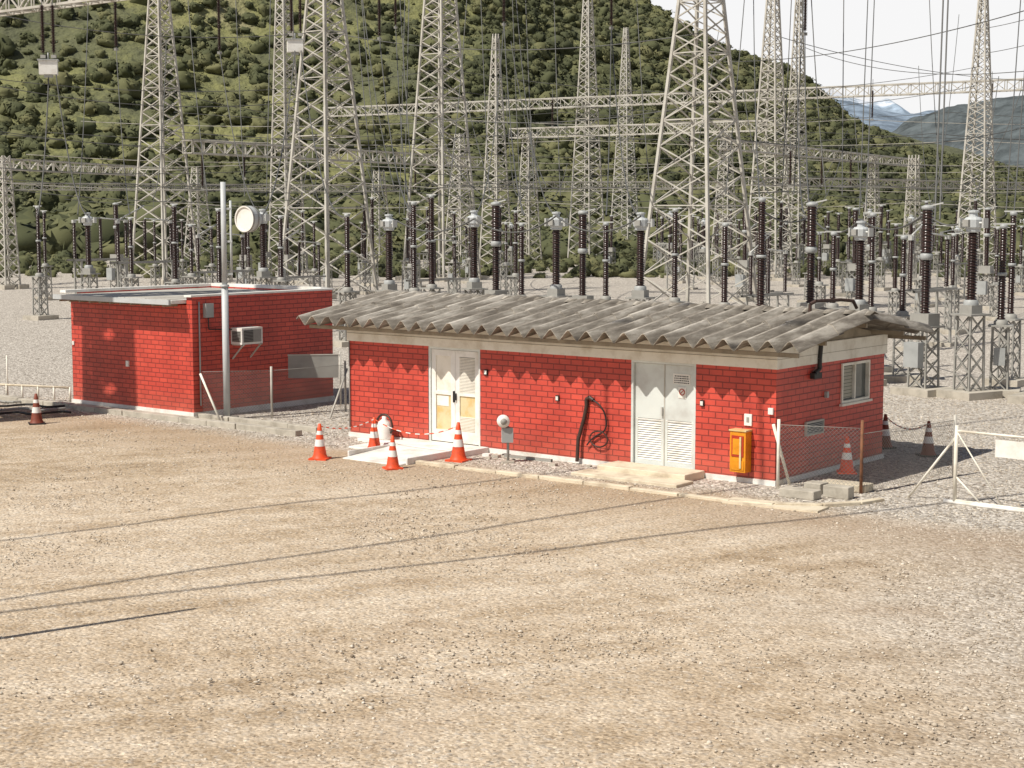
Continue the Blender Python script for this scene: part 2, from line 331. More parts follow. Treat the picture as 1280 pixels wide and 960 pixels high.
# ---------- hillside ----------
cx=[-900,-500,-250,-120,-40,0,25,40,53,71,91,103,125,157,260,500,900]
ch=[150,155,150,135,110,92,74,62,53,46,40,32,24,16,10,6,3]
def hillz(x,y):
    xn=x/y*500
    c=np.interp(xn,cx,ch)
    t=(y-215)/(500-215); t=max(0,min(1.25,t)); f=t*t*(3-2*t) if t<1 else 1
    f=.55*f+.45*min(1,t)
    z=c*f*(y/500 if y<650 else 1.3)
    n=noise.noise(Vector((x*.011,y*.008,0)))*20+noise.noise(Vector((x*.03,y*.03,5)))*7+noise.noise(Vector((x*.1,y*.1,9)))*1.6
    return z+n*min(1,max(0,t*1.6))*min(1,c/60)-.3
def hillmat():
    m,nt,b=newmat('hillside_scrub_ground'); tc=N(nt,'ShaderNodeTexCoord')
    a=N(nt,'ShaderNodeTexNoise'); a.inputs['Scale'].default_value=.022; a.inputs['Detail'].default_value=8; a.inputs['Roughness'].default_value=.7
    nt.links.new(tc.outputs['Object'],a.inputs['Vector'])
    r=ramp(nt,[(.38,(.08,.085,.045)),(.5,(.12,.125,.058)),(.58,(.20,.20,.075)),(.68,(.26,.24,.13))]); nt.links.new(a.outputs['Fac'],r.inputs['Fac']); nt.links.new(r.outputs['Color'],b.inputs['Base Color'])
    c=N(nt,'ShaderNodeTexNoise'); c.inputs['Scale'].default_value=.5; c.inputs['Detail'].default_value=6; nt.links.new(tc.outputs['Object'],c.inputs['Vector'])
    bp=N(nt,'ShaderNodeBump'); bp.inputs['Distance'].default_value=2; bp.inputs['Strength'].default_value=.8; nt.links.new(c.outputs['Fac'],bp.inputs['Height']); nt.links.new(bp.outputs['Normal'],b.inputs['Normal'])
    b.inputs['Roughness'].default_value=.95; return m
M['hill']=hillmat()
b=MB(); gx=np.linspace(-420,420,211); gy=np.concatenate([[178,190],np.linspace(205,760,140)])
vs=[(x,y,hillz(x,y) if y>195 else .02*(y-177)) for y in gy for x in gx]; n_=len(gx)
b.add(vs,[(j*n_+i,j*n_+i+1,(j+1)*n_+i+1,(j+1)*n_+i) for j in range(len(gy)-1) for i in range(n_-1)],'hill',True)
b.obj('hillside_terrain')
pts=[];scl=[]
while len(pts)<25000:
    y=random.uniform(205,600); x=random.uniform(-.40,.40)*y
    n=noise.noise(Vector((x*.012,y*.012,20)))+.6*noise.noise(Vector((x*.05,y*.05,2)))
    if y<265: n=1
    grassy=n<-.12 or (x<-.2*y and n<.12 and y>300)
    if grassy and random.random()<.72: continue
    if y>540 and random.random()<.5: continue
    big=noise.noise(Vector((x*.02,y*.02,40)))
    s=random.choice((.7,.9,1.1,1.5,2.0))*random.uniform(.8,1.2)
    pts.append((x,y,hillz(x,y)-.25)); scl.append(s*(1.3 if y<265 else 1.1)*(1.25 if big>.15 else 1))
for _ in range(1400):
    y=random.uniform(176,222); x=random.uniform(-.42,.42)*y; pts.append((x,y,-.1)); scl.append(random.uniform(.9,2.6)*(1.9 if x<-38 and random.random()<.5 else 1))
for _ in range(900):
    y=random.uniform(128,178); x=random.uniform(-.42,.42)*y; pts.append((x,y,-.1)); scl.append(random.uniform(.4,1.2))
merged('hillside_shrubs',shrubs,pts,scl,M['leaf'],.15,(.75,1.2))
# ---------- far mountains ----------
def mountain(name,dist,prof,col,depth,rough,snow=None):  # col carries the bluish aerial haze, mixed straight into the surface colour
    m,nt,bb=newmat(name+'_surface'); tc=N(nt,'ShaderNodeTexCoord'); a=N(nt,'ShaderNodeTexNoise'); a.inputs['Scale'].default_value=40/dist*2; a.inputs['Detail'].default_value=9; a.inputs['Roughness'].default_value=.7
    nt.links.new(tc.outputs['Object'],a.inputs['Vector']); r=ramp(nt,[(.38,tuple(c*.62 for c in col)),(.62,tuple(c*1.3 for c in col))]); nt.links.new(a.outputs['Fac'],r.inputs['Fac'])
    out=r.outputs['Color']
    if snow:
        sp=N(nt,'ShaderNodeSeparateXYZ'); nt.links.new(tc.outputs['Object'],sp.inputs[0])
        ad=N(nt,'ShaderNodeMath',operation='MULTIPLY_ADD'); ad.inputs[1].default_value=500; nt.links.new(a.outputs['Fac'],ad.inputs[0]); nt.links.new(sp.outputs['Z'],ad.inputs[2])
        mr=N(nt,'ShaderNodeMapRange'); mr.inputs['From Min'].default_value=snow; mr.inputs['From Max'].default_value=snow+60; nt.links.new(ad.outputs[0],mr.inputs['Value'])
        mx=N(nt,'ShaderNodeMix',data_type='RGBA'); mx.inputs['B'].default_value=(.62,.64,.68,1); nt.links.new(mr.outputs[0],mx.inputs['Factor']); nt.links.new(out,mx.inputs['A']); out=mx.outputs['Result']
    nt.links.new(out,bb.inputs['Base Color']); bb.inputs['Roughness'].default_value=1; bb.inputs['Specular IOR Level'].default_value=0
    px=[p[0] for p in prof]; pz=[(266-p[1])/F*dist+H for p in prof]
    X=np.linspace(px[0],px[-1],200); g=MB(); vs=[]; K=40
    for j in range(K):
        t=j/(K-1)*1.4; f=t if t<1 else 1-(t-1)*.8
        for x in X:
            y=dist-depth*(1-t); wx=(x-640)/F*dist
            z=np.interp(x,px,pz)*f+ rough*noise.fractal(Vector((wx*9/dist,y*9/dist,dist*.01)),.8,2.0,7)*min(1,f*1.6) *(1 if f<.98 else .5)
            vs.append((wx,y,z-2 if j else -5))
    n=len(X); g.add(vs,[(j*n+i,j*n+i+1,(j+1)*n+i+1,(j+1)*n+i) for j in range(K-1) for i in range(n-1)],m,True); g.obj(name)
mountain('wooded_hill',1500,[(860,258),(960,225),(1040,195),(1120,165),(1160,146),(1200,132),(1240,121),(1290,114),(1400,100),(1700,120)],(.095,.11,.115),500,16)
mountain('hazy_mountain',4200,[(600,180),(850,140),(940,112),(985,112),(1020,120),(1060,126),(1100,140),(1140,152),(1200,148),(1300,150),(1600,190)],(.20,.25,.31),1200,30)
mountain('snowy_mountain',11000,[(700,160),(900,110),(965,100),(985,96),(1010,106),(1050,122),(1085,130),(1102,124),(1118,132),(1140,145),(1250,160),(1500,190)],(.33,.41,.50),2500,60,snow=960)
# ---------- main building ----------
LX,LY=11.06,4.5
bd=empty('red_brick_control_building',A,ANG)
d1=(2.39,3.88); d2=(7.79,9.30); ZT=2.2
b=MB()
b.box(0,d1[0],0,.2,.1,ZT,'brx'); b.box(d1[1],d2[0],0,.2,.1,ZT,'brx'); b.box(d2[1],LX,0,.2,.1,ZT,'brx')
b.box(.2,LX-.2,LY-.2,LY,.1,ZT,'brx')
b.obj('front_and_rear_walls',bd)
b=MB()
b.box(0,.2,.2,LY,.1,ZT,'bry')
wy=(2.59,3.80); wz=(1.32,2.12)
b.box(LX-.2,LX-.003,.2,wy[0],.1,ZT,'bry'); b.box(LX-.2,LX-.003,wy[1],LY,.1,ZT,'bry'); b.box(LX-.2,LX-.003,wy[0],wy[1],.1,wz[0],'bry'); b.box(LX-.2,LX-.003,wy[0],wy[1],wz[1],ZT,'bry')
b.obj('end_walls',bd)
b=MB()
b.box(-.03,d1[0],-.03,LY+.03,-.1,.1,'concw'); b.box(d1[0],LX+.03,-.03,LY+.03,-.1,.098,'concw')
o=b.obj('plinth',bd)
b=MB()
b.box(-.04,LX+.04,-.045,LY+.045,ZT,2.6,'cream'); b.box(-.045,LX+.045,-.055,LY+.05,2.38,2.387,'wood')
o=b.obj('fascia_band',bd)
# roof: deep-channel sheets
OV=.72
def corr(x):
    t=abs(((x/PIT)%1)-.5)*2
    t=min(1,max(0,(t-.05)/.85))
    return .21*t-.10
b=MB()
XR=np.arange(-1.0,LX+.86,PIT/14)
rise=(3.1-2.68)/2.85
def slope(ya,yb,dz=0):
    vsx=[]; Y_=np.linspace(ya,yb,5)
    for y in Y_:
        for x in XR:
            base=2.68+rise*(y+.6) if y<=2.25 else 2.68+rise*(2.25+.6)-rise*(y-2.25)
            sg=.006*math.sin(x*1.7+y)+.012*noise.noise(Vector((x//(PIT*2)*3.1,ya,0)))
            vsx.append((x,y+(.06*noise.noise(Vector((x//(PIT*2)*7.3,1.5,0))) if y in(ya,yb) else 0),base+corr(x)+dz+sg))
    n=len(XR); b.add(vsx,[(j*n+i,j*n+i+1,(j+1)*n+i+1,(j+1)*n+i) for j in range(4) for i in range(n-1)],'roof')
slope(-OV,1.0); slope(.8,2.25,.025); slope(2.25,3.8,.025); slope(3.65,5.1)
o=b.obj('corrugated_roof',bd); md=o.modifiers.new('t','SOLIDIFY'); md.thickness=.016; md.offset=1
b=MB()
for i in range(27):
    x0=-1.0+i*.48
    if x0>LX+.8: break
    x1=min(x0+.5,LX+.86); z=3.15+.025*(i%2)*.4
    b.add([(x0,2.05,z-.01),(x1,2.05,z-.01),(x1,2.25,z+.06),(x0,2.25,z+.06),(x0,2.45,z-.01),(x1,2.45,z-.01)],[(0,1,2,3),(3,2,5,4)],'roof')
b.obj('ridge_cap',bd)
b=MB()
for x in (.02,LX-.02):
    b.add([(x-.02,-.0,2.6),(x-.02,LY,2.6),(x-.02,2.25,2.96)],[(0,1,2)],'wood'); b.add([(x+.02,-.0,2.6),(x+.02,2.25,2.96),(x+.02,LY,2.6)],[(0,1,2)],'wood')
for y,z in ((-.45,2.54),(.6,2.70),(2.25,2.94),(3.9,2.70),(4.95,2.54)): b.box(-.8,LX+.7,y-.03,y+.03,z-.06,z+.02,'wood')
b.obj('roof_purlins',bd)
b=MB()
b.poly([(LX-.35,1.9,3.1),(LX-.35,1.9,3.32),(LX-.28,2.0,3.38),(LX-.1,2.7,3.38),(LX+.02,3.0,3.35),(LX+.05,3.1,3.2)],.035,8,'hose')
b.poly([(LX+.07,1.75,2.75),(LX+.07,1.6,2.62),(LX+.07,1.55,2.3),(LX+.07,1.55,2.1),(LX+.07,1.35,2.02)],.045,8,'black')
b.box(LX+.001,LX+.1,1.3,1.6,1.92,2.03,'black')
b.obj('service_pipes',bd)
b=MB()
def fr(b,x,y0,y1,z0,z1,w,d,m):
    b.box(x,x+d,y0,y1,z0,z0+w,m); b.box(x,x+d,y0,y1,z1-w,z1,m); b.box(x,x+d,y0,y0+w,z0+w,z1-w,m); b.box(x,x+d,y1-w,y1,z0+w,z1-w,m)
fr(b,LX-.08,wy[0],wy[1],wz[0],wz[1],.05,.11,'cream')
b.box(LX-.07,LX+.01,3.16,3.21,wz[0]+.05,wz[1]-.05,'cream')
b.box(LX-.06,LX-.05,wy[0]+.05,wy[1]-.05,wz[0]+.05,wz[1]-.05,'glass')
b.box(LX-.045,LX-.04,wy[0]+.08,3.14,wz[0]+.08,wz[1]-.08,'blind')
for i in range(9): b.box(LX-.04,LX-.034,wy[0]+.09,3.13,wz[0]+.1+i*.07,wz[0]+.11+i*.07,'glass')
b.box(LX-.02,LX+.07,wy[0]-.05,wy[1]+.05,wz[0]-.05,wz[0]-.003,'cream')
b.obj('side_window',bd)
b=MB(); fr(b,LX-.002,1.12,1.83,.82,1.1,.03,.05,'galv')
for i in range(7): b.box(LX+.007,LX+.03,1.15,1.8,.852+i*.033,.868+i*.033,'grey')
b.box(LX-.001,LX+.006,1.15,1.8,.85,1.07,'dark')
b.box(LX+.0,LX+.06,1.9,1.98,1.5,1.62,'grey')
b.obj('side_vent',bd)
# door 1
b=MB()
x0,x1=d1
def frx(b,y,x0,x1,z0,z1,w,d,m):
    b.box(x0,x1,y,y+d,z1-w,z1,m); b.box(x0,x0+w,y,y+d,z0,z1-w,m); b.box(x1-w,x1,y,y+d,z0,z1-w,m)
frx(b,.02,x0,x1,.1,ZT,.06,.12,'door')
mid=(x0+x1)/2
b.box(x0,x1,.18,.2,.1,ZT,'dark')
for a,c,k in((x0+.065,mid-.004,0),(mid+.004,x1-.065,1)):
    b.box(a,a+.12,.05,.09,.12,2.13,'white'); b.box(c-.12,c,.05,.09,.12,2.13,'white')
    b.box(a+.12,c-.12,.05,.09,.12,.38,'white'); b.box(a+.12,c-.12,.05,.09,2.0,2.13,'white'); b.box(a+.12,c-.12,.05,.09,1.15,1.22,'white')
    if k==0:
        b.box(a+.12,c-.12,.075,.08,.38,1.15,'yel'); b.box(a+.12,c-.12,.075,.08,1.22,2.0,'cream')
        b.box(a+.14,c-.2,.068,.073,.9,1.12,'white')
    else:
        for i in range(24): b.box(a+.12,c-.12,.055,.08,1.225+i*.032,1.247+i*.032,'cream')
        b.box(a+.12,c-.12,.082,.088,1.22,2.0,'galvd'); b.box(a+.12,c-.12,.075,.08,.38,1.15,'yel')
        for i in range(10): b.box(a+.12,c-.12,.055,.074,.39+i*.032,.41+i*.032,'cream')
b.box(mid-.03,mid-.01,-.0,.05,1.0,1.25,'black'); b.box(mid+.012,mid+.04,.0,.05,1.05,1.2,'black')
b.obj('glazed_entrance_door',bd)
# door 2
b=MB(); x0,x1=d2; mid=(x0+x1)/2
frx(b,.0,x0,x1,.1,ZT,.05,.14,'door'); b.box(x0,x1,.18,.2,.1,ZT,'dark')
for a,c in((x0+.055,mid-.005),(mid+.005,x1-.055)):
    b.box(a,c,.06,.1,.12,.22,'door'); b.box(a,c,.06,.1,1.05,2.14,'door')
    b.box(a,a+.07,.06,.1,.22,1.05,'door'); b.box(c-.07,c,.06,.1,.22,1.05,'door')
    b.box(a+.07,c-.07,.09,.095,.22,1.05,'galvd')
    for i in range(18):
        z=.225+i*.046; b.add([(a+.07,.058,z),(c-.07,.058,z),(c-.07,.085,z+.038),(a+.07,.085,z+.038)],[(0,1,2,3)],'white')
    b.box(a+.03,c-.03,.054,.06,1.02,1.04,'white')
b.box(mid-.06,mid-.03,.02,.06,1.12,1.3,'alu'); b.box(mid-.012,mid+.012,.05,.06,.12,2.14,'galv')
b.obj('grey_louvred_double_door',bd)
b=MB(); sx=mid+.2
b.box(sx,sx+.40,.05,.058,1.78,1.98,'white')
for i,(l,r) in enumerate(((.04,.36),(.03,.37),(.03,.37),(.03,.37))):
    z=1.935-i*.043
    x=l
    while x<r:
        w_=random.uniform(.015,.04); b.box(sx+x,sx+min(x+w_,r),.047,.05,z-.012,z+.008,'black'); x+=w_+.012
b.box(sx+.12,sx+.3,.05,.058,1.5,1.72,'white'); b.lathe([(.066,.045),(.066,.05)],20,'redp',(sx+.21,0,1.625),axis='Y'); b.lathe([(.05,.0445),(.068,.0445)],20,'redp',(sx+.21,0,1.625),axis='Y',smooth=False); b.bar((sx+.17,.046,1.59),(sx+.25,.046,1.66),.012,'redp')
b.obj('door_warning_signs',bd)
b=MB()
for x,z in((5.97,1.30),(4.06,1.72),(9.46,1.45)):
    b.box(x-.04,x+.04,-.04,.0,z-.06,z+.06,'dark')
    b.box(x-.03,x+.03,-.05,-.04,z-.04,z+.04,'white')
b.box(10.40,10.56,-.03,-.001,1.1,1.32,'white'); b.box(10.45,10.51,-.034,-.03,1.16,1.26,'galvd'); b.box(10.92,11.02,-.05,-.001,1.35,1.47,'white')
b.tube((.02,-.03,ZT),(.02,-.03,.2),.015,6,'galvd')
b.obj('wall_switches_and_labels',bd)
b=MB(); x=10.38
b.box(x-.17,x+.17,-.22,-.001,.22,1.0,'amber'); b.box(x-.13,x+.13,-.235,-.22,.52,.92,'redp'); b.box(x-.10,x+.06,-.243,-.235,.56,.86,'amber'); b.box(x-.14,x+.14,-.232,-.22,.26,.45,'amber'); b.box(x-.19,x+.19,-.24,-.001,1.0,1.03,'yel')
b.box(x+.05,x+.09,-.25,-.235,.3,.9,'yel')
o=b.obj('fire_hose_cabinet',bd); bevel(o,.02)
b=MB()
b.poly([Vector((6.55,-.12,.05)),Vector((6.56,-.1,.5)),Vector((6.68,-.06,.95)),Vector((6.73,-.05,1.2)),Vector((6.72,-.05,1.33)),Vector((6.8,-.05,1.38)),Vector((6.9,-.05,1.33))],.04,8,'hose')
pp=[]
for i in range(26):
    t=i/25; pp.append(Vector((6.9+.33*math.sin(t*math.pi*1.15),-.06,1.33-.95*t+.05*math.sin(t*9))))
b.poly(pp,.017,6,'black')
b.poly([Vector((7.05+.22*math.cos(a),-.07,.55+.16*math.sin(a))) for a in np.linspace(0,6.3,20)],.016,6,'hose')
b.obj('hanging_fire_hose',bd)
def wedge(b,x0,x1,y0,y1,z0,z1,m):
    b.add([(x0,y0,-.1),(x1,y0,-.1),(x1,y1,-.1),(x0,y1,-.1),(x0,y0,z0),(x1,y0,z0),(x1,y1,z1),(x0,y1,z1)],[(3,2,1,0),(4,5,6,7),(0,1,5,4),(1,2,6,5),(2,3,7,6),(3,0,4,7)],m)
b=MB(); b.box(1.9,4.15,-.95,-.035,-.1,.12,'concw'); wedge(b,2.3,3.9,-2.6,-.952,.02,.118,'concw'); b.box(.7,1.895,-.5,-.035,-.1,.07,'concw'); b.box(1.3,1.89,-1.4,-.52,-.1,.04,'concw')
b.box(2.25,2.298,-2.4,-.952,-.1,.14,'concw'); b.box(3.902,3.95,-2.4,-.952,-.1,.14,'concw')
o=b.obj('white_access_ramp',bd); bevel(o)
b=MB(); b.box(7.5,9.55,-.75,-.035,-.1,.15,'concy'); b.box(7.3,9.75,-1.35,-.752,-.1,.06,'concy'); o=b.obj('entrance_step',bd); bevel(o)
def kerb(name,pts,w,h,m):
    b=MB(); 
    for a,c in zip(pts[:-1],pts[1:]):
        a=Vector((a[0],a[1],0)); c=Vector((c[0],c[1],0)); n=int(max(1,(c-a).length/1.0)); d=(c-a)/n; L=d.length; t=d.normalized(); nn=Vector((-t.y,t.x,0))*w/2
        for i in range(n):
            p=a+d*i+t*.008; q=a+d*(i+1)-t*.008; j=random.uniform(-.012,.008); sh_=nn.normalized()*random.uniform(-.015,.015)
            vs=[p-nn+sh_,q-nn+sh_,q+nn+sh_,p+nn+sh_]; b.add([v+Vector((0,0,-.1)) for v in vs]+[v+Vector((0,0,h+j)) for v in vs],[(3,2,1,0),(4,5,6,7),(0,1,5,4),(1,2,6,5),(2,3,7,6),(3,0,4,7)],m)
    o=b.obj(name,loc=A,rz=ANG); bevel(o,.012); return o
kerb('concrete_kerb',[(3.95,-2.1),(11.3,-2.0),(12.1,-1.85),(12.8,-1.4),(13.2,-.8),(13.35,-.2)],.14,.06,'concy')
kerb('concrete_kerb',[(-15,-.8),(-10.5,-.75),(-5,-.75),(-.9,-.75)],.22,.13,'conc')
kerb('concrete_kerb',[(-5.3,.1),(-3,.05),(-1.0,.0)],.18,.12,'conc')
# ---------- left building ----------
A2=px_to_ground(92,505); A2.z=0
bl=empty('red_brick_annex_building',A2,ANG)
LX2,LY2,ZH=4.9,4.9,3.0
b=MB(); b.box(0,LX2,0,.2,.14,2.82,'brx'); b.box(.2,LX2-.2,LY2-.2,LY2,.14,ZH,'brx'); b.obj('front_and_rear_walls',bl)
b=MB(); b.box(LX2-.2,LX2-.003,.202,LY2,.14,ZH+.02,'bry'); b.box(0,.2,.2,LY2,.14,ZH,'bry'); b.box(LX2-.2,LX2-.003,-.0,.2,2.823,ZH+.02,'bry'); b.obj('end_walls',bl)
b=MB(); b.box(-.03,LX2+.03,-.04,LY2+.03,-.1,.14,'concw'); b.box(-.2,LX2+.2,-.5,-.042,-.1,.05,'conc'); b.obj('plinth',bl)
b=MB(); b.box(.003,LX2-.24,-.45,LY2-.25,2.86,2.95,'white'); b.box(-.06,LX2-.26,-.52,-.452,2.84,2.96,'pole'); b.box(LX2-.23,LX2+.04,-.06,LY2+.04,ZH+.022,ZH+.07,'white'); b.box(-.05,.2,-.3,LY2+.04,ZH+.0,ZH+.07,'white'); b.box(.2,LX2-.24,LY2-.2,LY2+.04,ZH+.003,ZH+.09,'white')
for i in range(5): b.box(.25+i*.85,1.05+i*.85,-.4,4.6,2.953,2.965,'galv')
for i in range(11): b.box(.1+i*.42,.16+i*.42,-.44,-.002,2.78,2.858,'wood')
b.obj('flat_roof',bl)
b=MB(); yc=1.55
b.box(LX2,LX2+.42,1.25,1.95,1.78,2.2,'white'); b.box(LX2+.42,LX2+.428,1.3,1.9,1.83,2.15,'galvd')
for i in range(8): b.box(LX2+.428,LX2+.436,1.31,1.62,1.85+i*.037,1.868+i*.037,'dark')
b.box(LX2+.05,LX2+.38,1.243,1.25,1.84,2.12,'galvd')
for i in range(7): b.box(LX2+.07,LX2+.36,1.236,1.243,1.86+i*.037,1.876+i*.037,'dark')
for y in(1.3,1.9): b.bar((LX2+.4,y,1.77),(LX2,y,1.4),.03,'galv'); b.bar((LX2,y,1.765),(LX2+.45,y,1.765),.03,'galv')
b.box(LX2,LX2+.12,.35,.6,2.5,2.85,'grey'); b.tube((LX2+.03,.2,2.9),(LX2+.03,.2,.3),.02,6,'grey')
b.poly([Vector((LX2+.04,.48,2.5)),Vector((LX2+.04,.5,2.2)),Vector((LX2+.04,1.3,2.15))],.015,6,'black')
b.box(2.3,2.4,-.04,-.0,1.15,1.3,'white'); b.box(.05,.12,-.03,0,1.6,1.7,'white')
b.obj('air_conditioner_and_fixtures',bl)
# ---------- antenna pole ----------
p=px_to_ground(284,524); b=MB()
b.tube((0,0,-.1),(0,0,3.3),.085,14,'pole'); b.tube((0,0,3.3),(0,0,5.85),.065,14,'pole'); b.tube((0,0,3.28),(0,0,3.34),.11,12,'pole'); b.tube((.17,.03,3.4),(.17,.03,5.4),.03,8,'pole')
for z in (3.6,4.4,5.2): b.bar((0,0,z),(.2,.03,z),.05,'pole')
b.box(-.25,.25,-.25,.25,-.1,.06,'conc')
b.obj('steel_pole',loc=p,rz=0)
pole=bpy.data.objects['steel_pole']
b=MB()
b.lathe([(0,-.10),(.285,-.10),(.285,-.13),(.32,-.13)],32,'white',axis='Y',smooth=False); b.lathe([(.32,-.13),(.32,.10),(.31,.12),(.22,.26),(.08,.34),(0,.34)],32,'pole',axis='Y',smooth=False)
b.lathe([(.328,-.12),(.328,-.08)],32,'galvd',axis='Y'); b.lathe([(.328,.04),(.328,.08)],32,'galvd',axis='Y')
b.tube((0,.30,0),(-.45,.42,0),.035,8,'galvd'); b.box(-.09,.09,.3,.45,-.12,.12,'grey')
o=b.obj('drum_antenna',pole,loc=(.62,-.16,4.95),rz=math.radians(-36))
# ---------- cones ----------
def cone_mesh(main,base,name):
    b=MB(); hgt=.74
    def R(z): return .155-(.155-.03)*(z/hgt)
    b.box(-.19,.19,-.19,.19,0,.035,base)
    b.lathe([(.17,.035),(.158,.06),(R(.1),.1),(R(.28),.28)],20,main); b.lathe([(R(.28)+.002,.28),(R(.42)+.002,.42)],20,'band'); b.lathe([(R(.42),.42),(R(.52),.52)],20,main)
    b.lathe([(R(.52)+.002,.52),(R(.60)+.002,.60)],20,'band'); b.lathe([(R(.6),.6),(R(.74),.74),(.02,.745),(0,.745)],20,main)
    return b.mesh(name)
c1=cone_mesh('orange','orange','traffic_cone'); c2=cone_mesh('darkor','black','traffic_cone_dark')
cp={}
for px,py,me,s in((400,574,c1,1),(468,562,c1,.95),(491,586,c1,.9),(573,576,c1,1.08),(1058,600,c1,.95),(46,530,c2,1.0),(1106,560,c2,1),(1160,570,c2,1)):
    q=px_to_ground(px,py); q.z=.0
    cp[px]=q
    if px==1058: q.z=.14
    place('traffic_cone',me,q,random.uniform(-.5,.5),s)
def chain(b,p,q,sag,r,m='band',n=18):
    pts=[]
    for i in range(n+1):
        t=i/n; v=p.lerp(q,t); v.z-=sag*4*t*(1-t); pts.append(v)
    for i,(a,c) in enumerate(zip(pts[:-1],pts[1:])): b.tube(a,c,r,5,m if i%2 else 'orange',caps=False)
up=Vector((0,0,.7)); b=MB()
chain(b,cp[400]+up,cp[468]+up*.95,.12,.012); chain(b,cp[468]+up*.95,cp[573]+up*1.05,.25,.012); chain(b,cp[1106]+up,cp[1160]+up,.2,.012)
b.obj('barrier_chain')
q=px_to_ground(635,578); b=MB()
b.tube((0,0,-.1),(0,0,.75),.03,8,'galvd'); b.box(-.13,.1,-.08,.08,.42,.72,'grey'); b.lathe([(0,-.14),(.11,-.13),(.13,-.1),(.13,.02),(0,.03)],22,'white',(-.1,0,.86),axis='Y'); b.lathe([(0,-.16),(.06,-.155),(.07,-.13)],16,'galvd',(-.1,0,.86),axis='Y'); b.box(-.12,.12,-.12,.12,-.05,.04,'conc')
b.obj('water_meter_post',loc=q,rz=.1)
q=loc(1.35,-.3,.07); b=MB()
b.lathe([(0,0),(.16,0),(.17,.05),(.17,.3),(.13,.4),(.05,.46),(.05,.52),(0,.52)],18,'white'); 
b.poly([Vector((.24*math.cos(a)-.02,.02,.3+.26*math.sin(a))) for a in np.linspace(-.6,3.6,20)],.025,8,'hose')
b.box(-.33,-.1,-.1,.12,0,.16,'dark')
b.obj('water_jug_with_hose',loc=q,rz=ANG)
b=MB()
for i in range(14):
    x=random.uniform(4.3,7.6); y=random.uniform(-.7,-.2); s=random.uniform(.02,.06); b.box(x-s*1.5,x+s*1.5,y-s,y+s,-.02,s,random.choice(['dark','conc','concw','conc']))
b.bar((4.8,-.3,.03),(6.0,-.25,.03),.06,'galvd')
b.obj('wall_foot_debris',loc=A,rz=ANG)
# ---------- fences ----------
def fence(name,P0,P1,h,posts=(0,1),pm='galv',r=.03):
    b=MB(); d=P1-P0; L=d.length; t=d.normalized()
    s=.075; n=int((L+h)/s)
    for i in range(n):
        a=i*s
        for sg in(1,-1):
            x0,z0=(a-h,0.) ; x1,z1=(a,h)
            if x0<0: z0=-x0; x0=0
            if x1>L: z1=h-(x1-L); x1=L
            if z1<=z0: continue
            if sg>0: u0,u1=x0,x1
            else: u0,u1=L-x0,L-x1
            b.tube(P0+t*u0+Vector((0,0,z0+.05)),P0+t*u1+Vector((0,0,z1+.05)),.0025,3,'galvd',caps=False)
    for q in posts: b.tube(P0+d*q-Vector((0,0,.1)),P0+d*q+Vector((0,0,h+.15)),r,8,pm)
    b.tube(P0+Vector((0,0,h+.05)),P1+Vector((0,0,h+.05)),.006,4,'galvd')
    return b
f0=px_to_ground(254,525); f1=px_to_ground(340,523); f2=px_to_ground(432,514)
b=fence('f',f0,f1,1.15,(1,)); b.tube(f0+Vector((-.05,0,1.15)),px_to_ground(276,528),.03,8,'cream'); b.obj('chain_link_fence')
b=fence('f',f1,f2,1.15,(1,)); b.tube(f2+Vector((.05,0,1.1)),px_to_ground(412,524),.025,8,'galv')
b.obj('chain_link_fence')
b=MB(); b.box(0,1.55,-.02,.02,0,.62,'galvd'); b.box(-.03,1.58,-.03,-.022,.6,.63,'galv')
b.tube((-.05,0,-.75),(-.05,0,1.0),.03,8,'cream'); b.tube((1.6,0,-.75),(1.6,0,.7),.025,8,'galv')
q=px_to_ground(350,508); o=b.obj('grey_notice_board',loc=(q.x,q.y,.75),rz=math.radians(8))
g0=loc(11.25,-.22); g1=px_to_ground(1076,617); g2=loc(13.2,3.2)
b=fence('f',g0,g1,1.15,(0,),'cream'); b.tube(g1-Vector((0,0,.1)),g1+Vector((0,0,1.35)),.03,8,'rust'); b.tube(g0+Vector((-.1,0,1.2)),px_to_ground(987,606),.03,8,'cream'); b.obj('chain_link_fence')
b=fence('f',g1,g2,1.05,(1,),'galv'); b.obj('chain_link_fence')
b=MB(); 
for px,py,lx,ly,lz in((1000,622,.7,.3,.16),(1020,616,.35,.3,.2),(1058,612,.9,.4,.14),(1048,622,.5,.25,.22)):
    q=px_to_ground(px,py); Mx=Matrix.Translation(q)@Matrix.Rotation(ANG+random.uniform(-.1,.1),4,'Z'); b.box(-lx/2,lx/2,-ly/2,ly/2,0,lz,'conc' if px!=1058 else 'concy',Mx)
o=b.obj('concrete_blocks'); bevel(o)
b=MB(); b.box(-1.0,.8,-.25,.25,-.02,.035,'concy'); o=b.obj('concrete_slab',loc=px_to_ground(975,633),rz=ANG+.1)
b=MB(); q=px_to_ground(1193,630); r_=px_to_ground(1330,648); h=1.4
b.tube(q,q+U*h,.035,10,'cream'); b.tube(q+U*1.3,r_+U*1.3,.022,8,'cream'); b.tube(q+U*.06,r_+U*.06,.03,8,'cream'); b.tube(px_to_ground(1135,622),q+U*1.2,.022,8,'cream')
dd=(r_-q).normalized(); b.tube(q+U*1.3,q+U*.06+dd*.9,.014,6,'cream'); b.tube(q+U*.5,q+U*.06+dd*.5,.018,6,'cream')
Mx=Matrix.Translation(q)@Matrix.Rotation(math.atan2(dd.y,dd.x),4,'Z'); b.box(.75,2.4,-.03,-.02,.92,1.22,'white',Mx); b.tube(q+U*.03-dd*.2,q+U*.03+dd*2,.04,8,'concw')
b.obj('tubular_steel_gate')
b=MB()
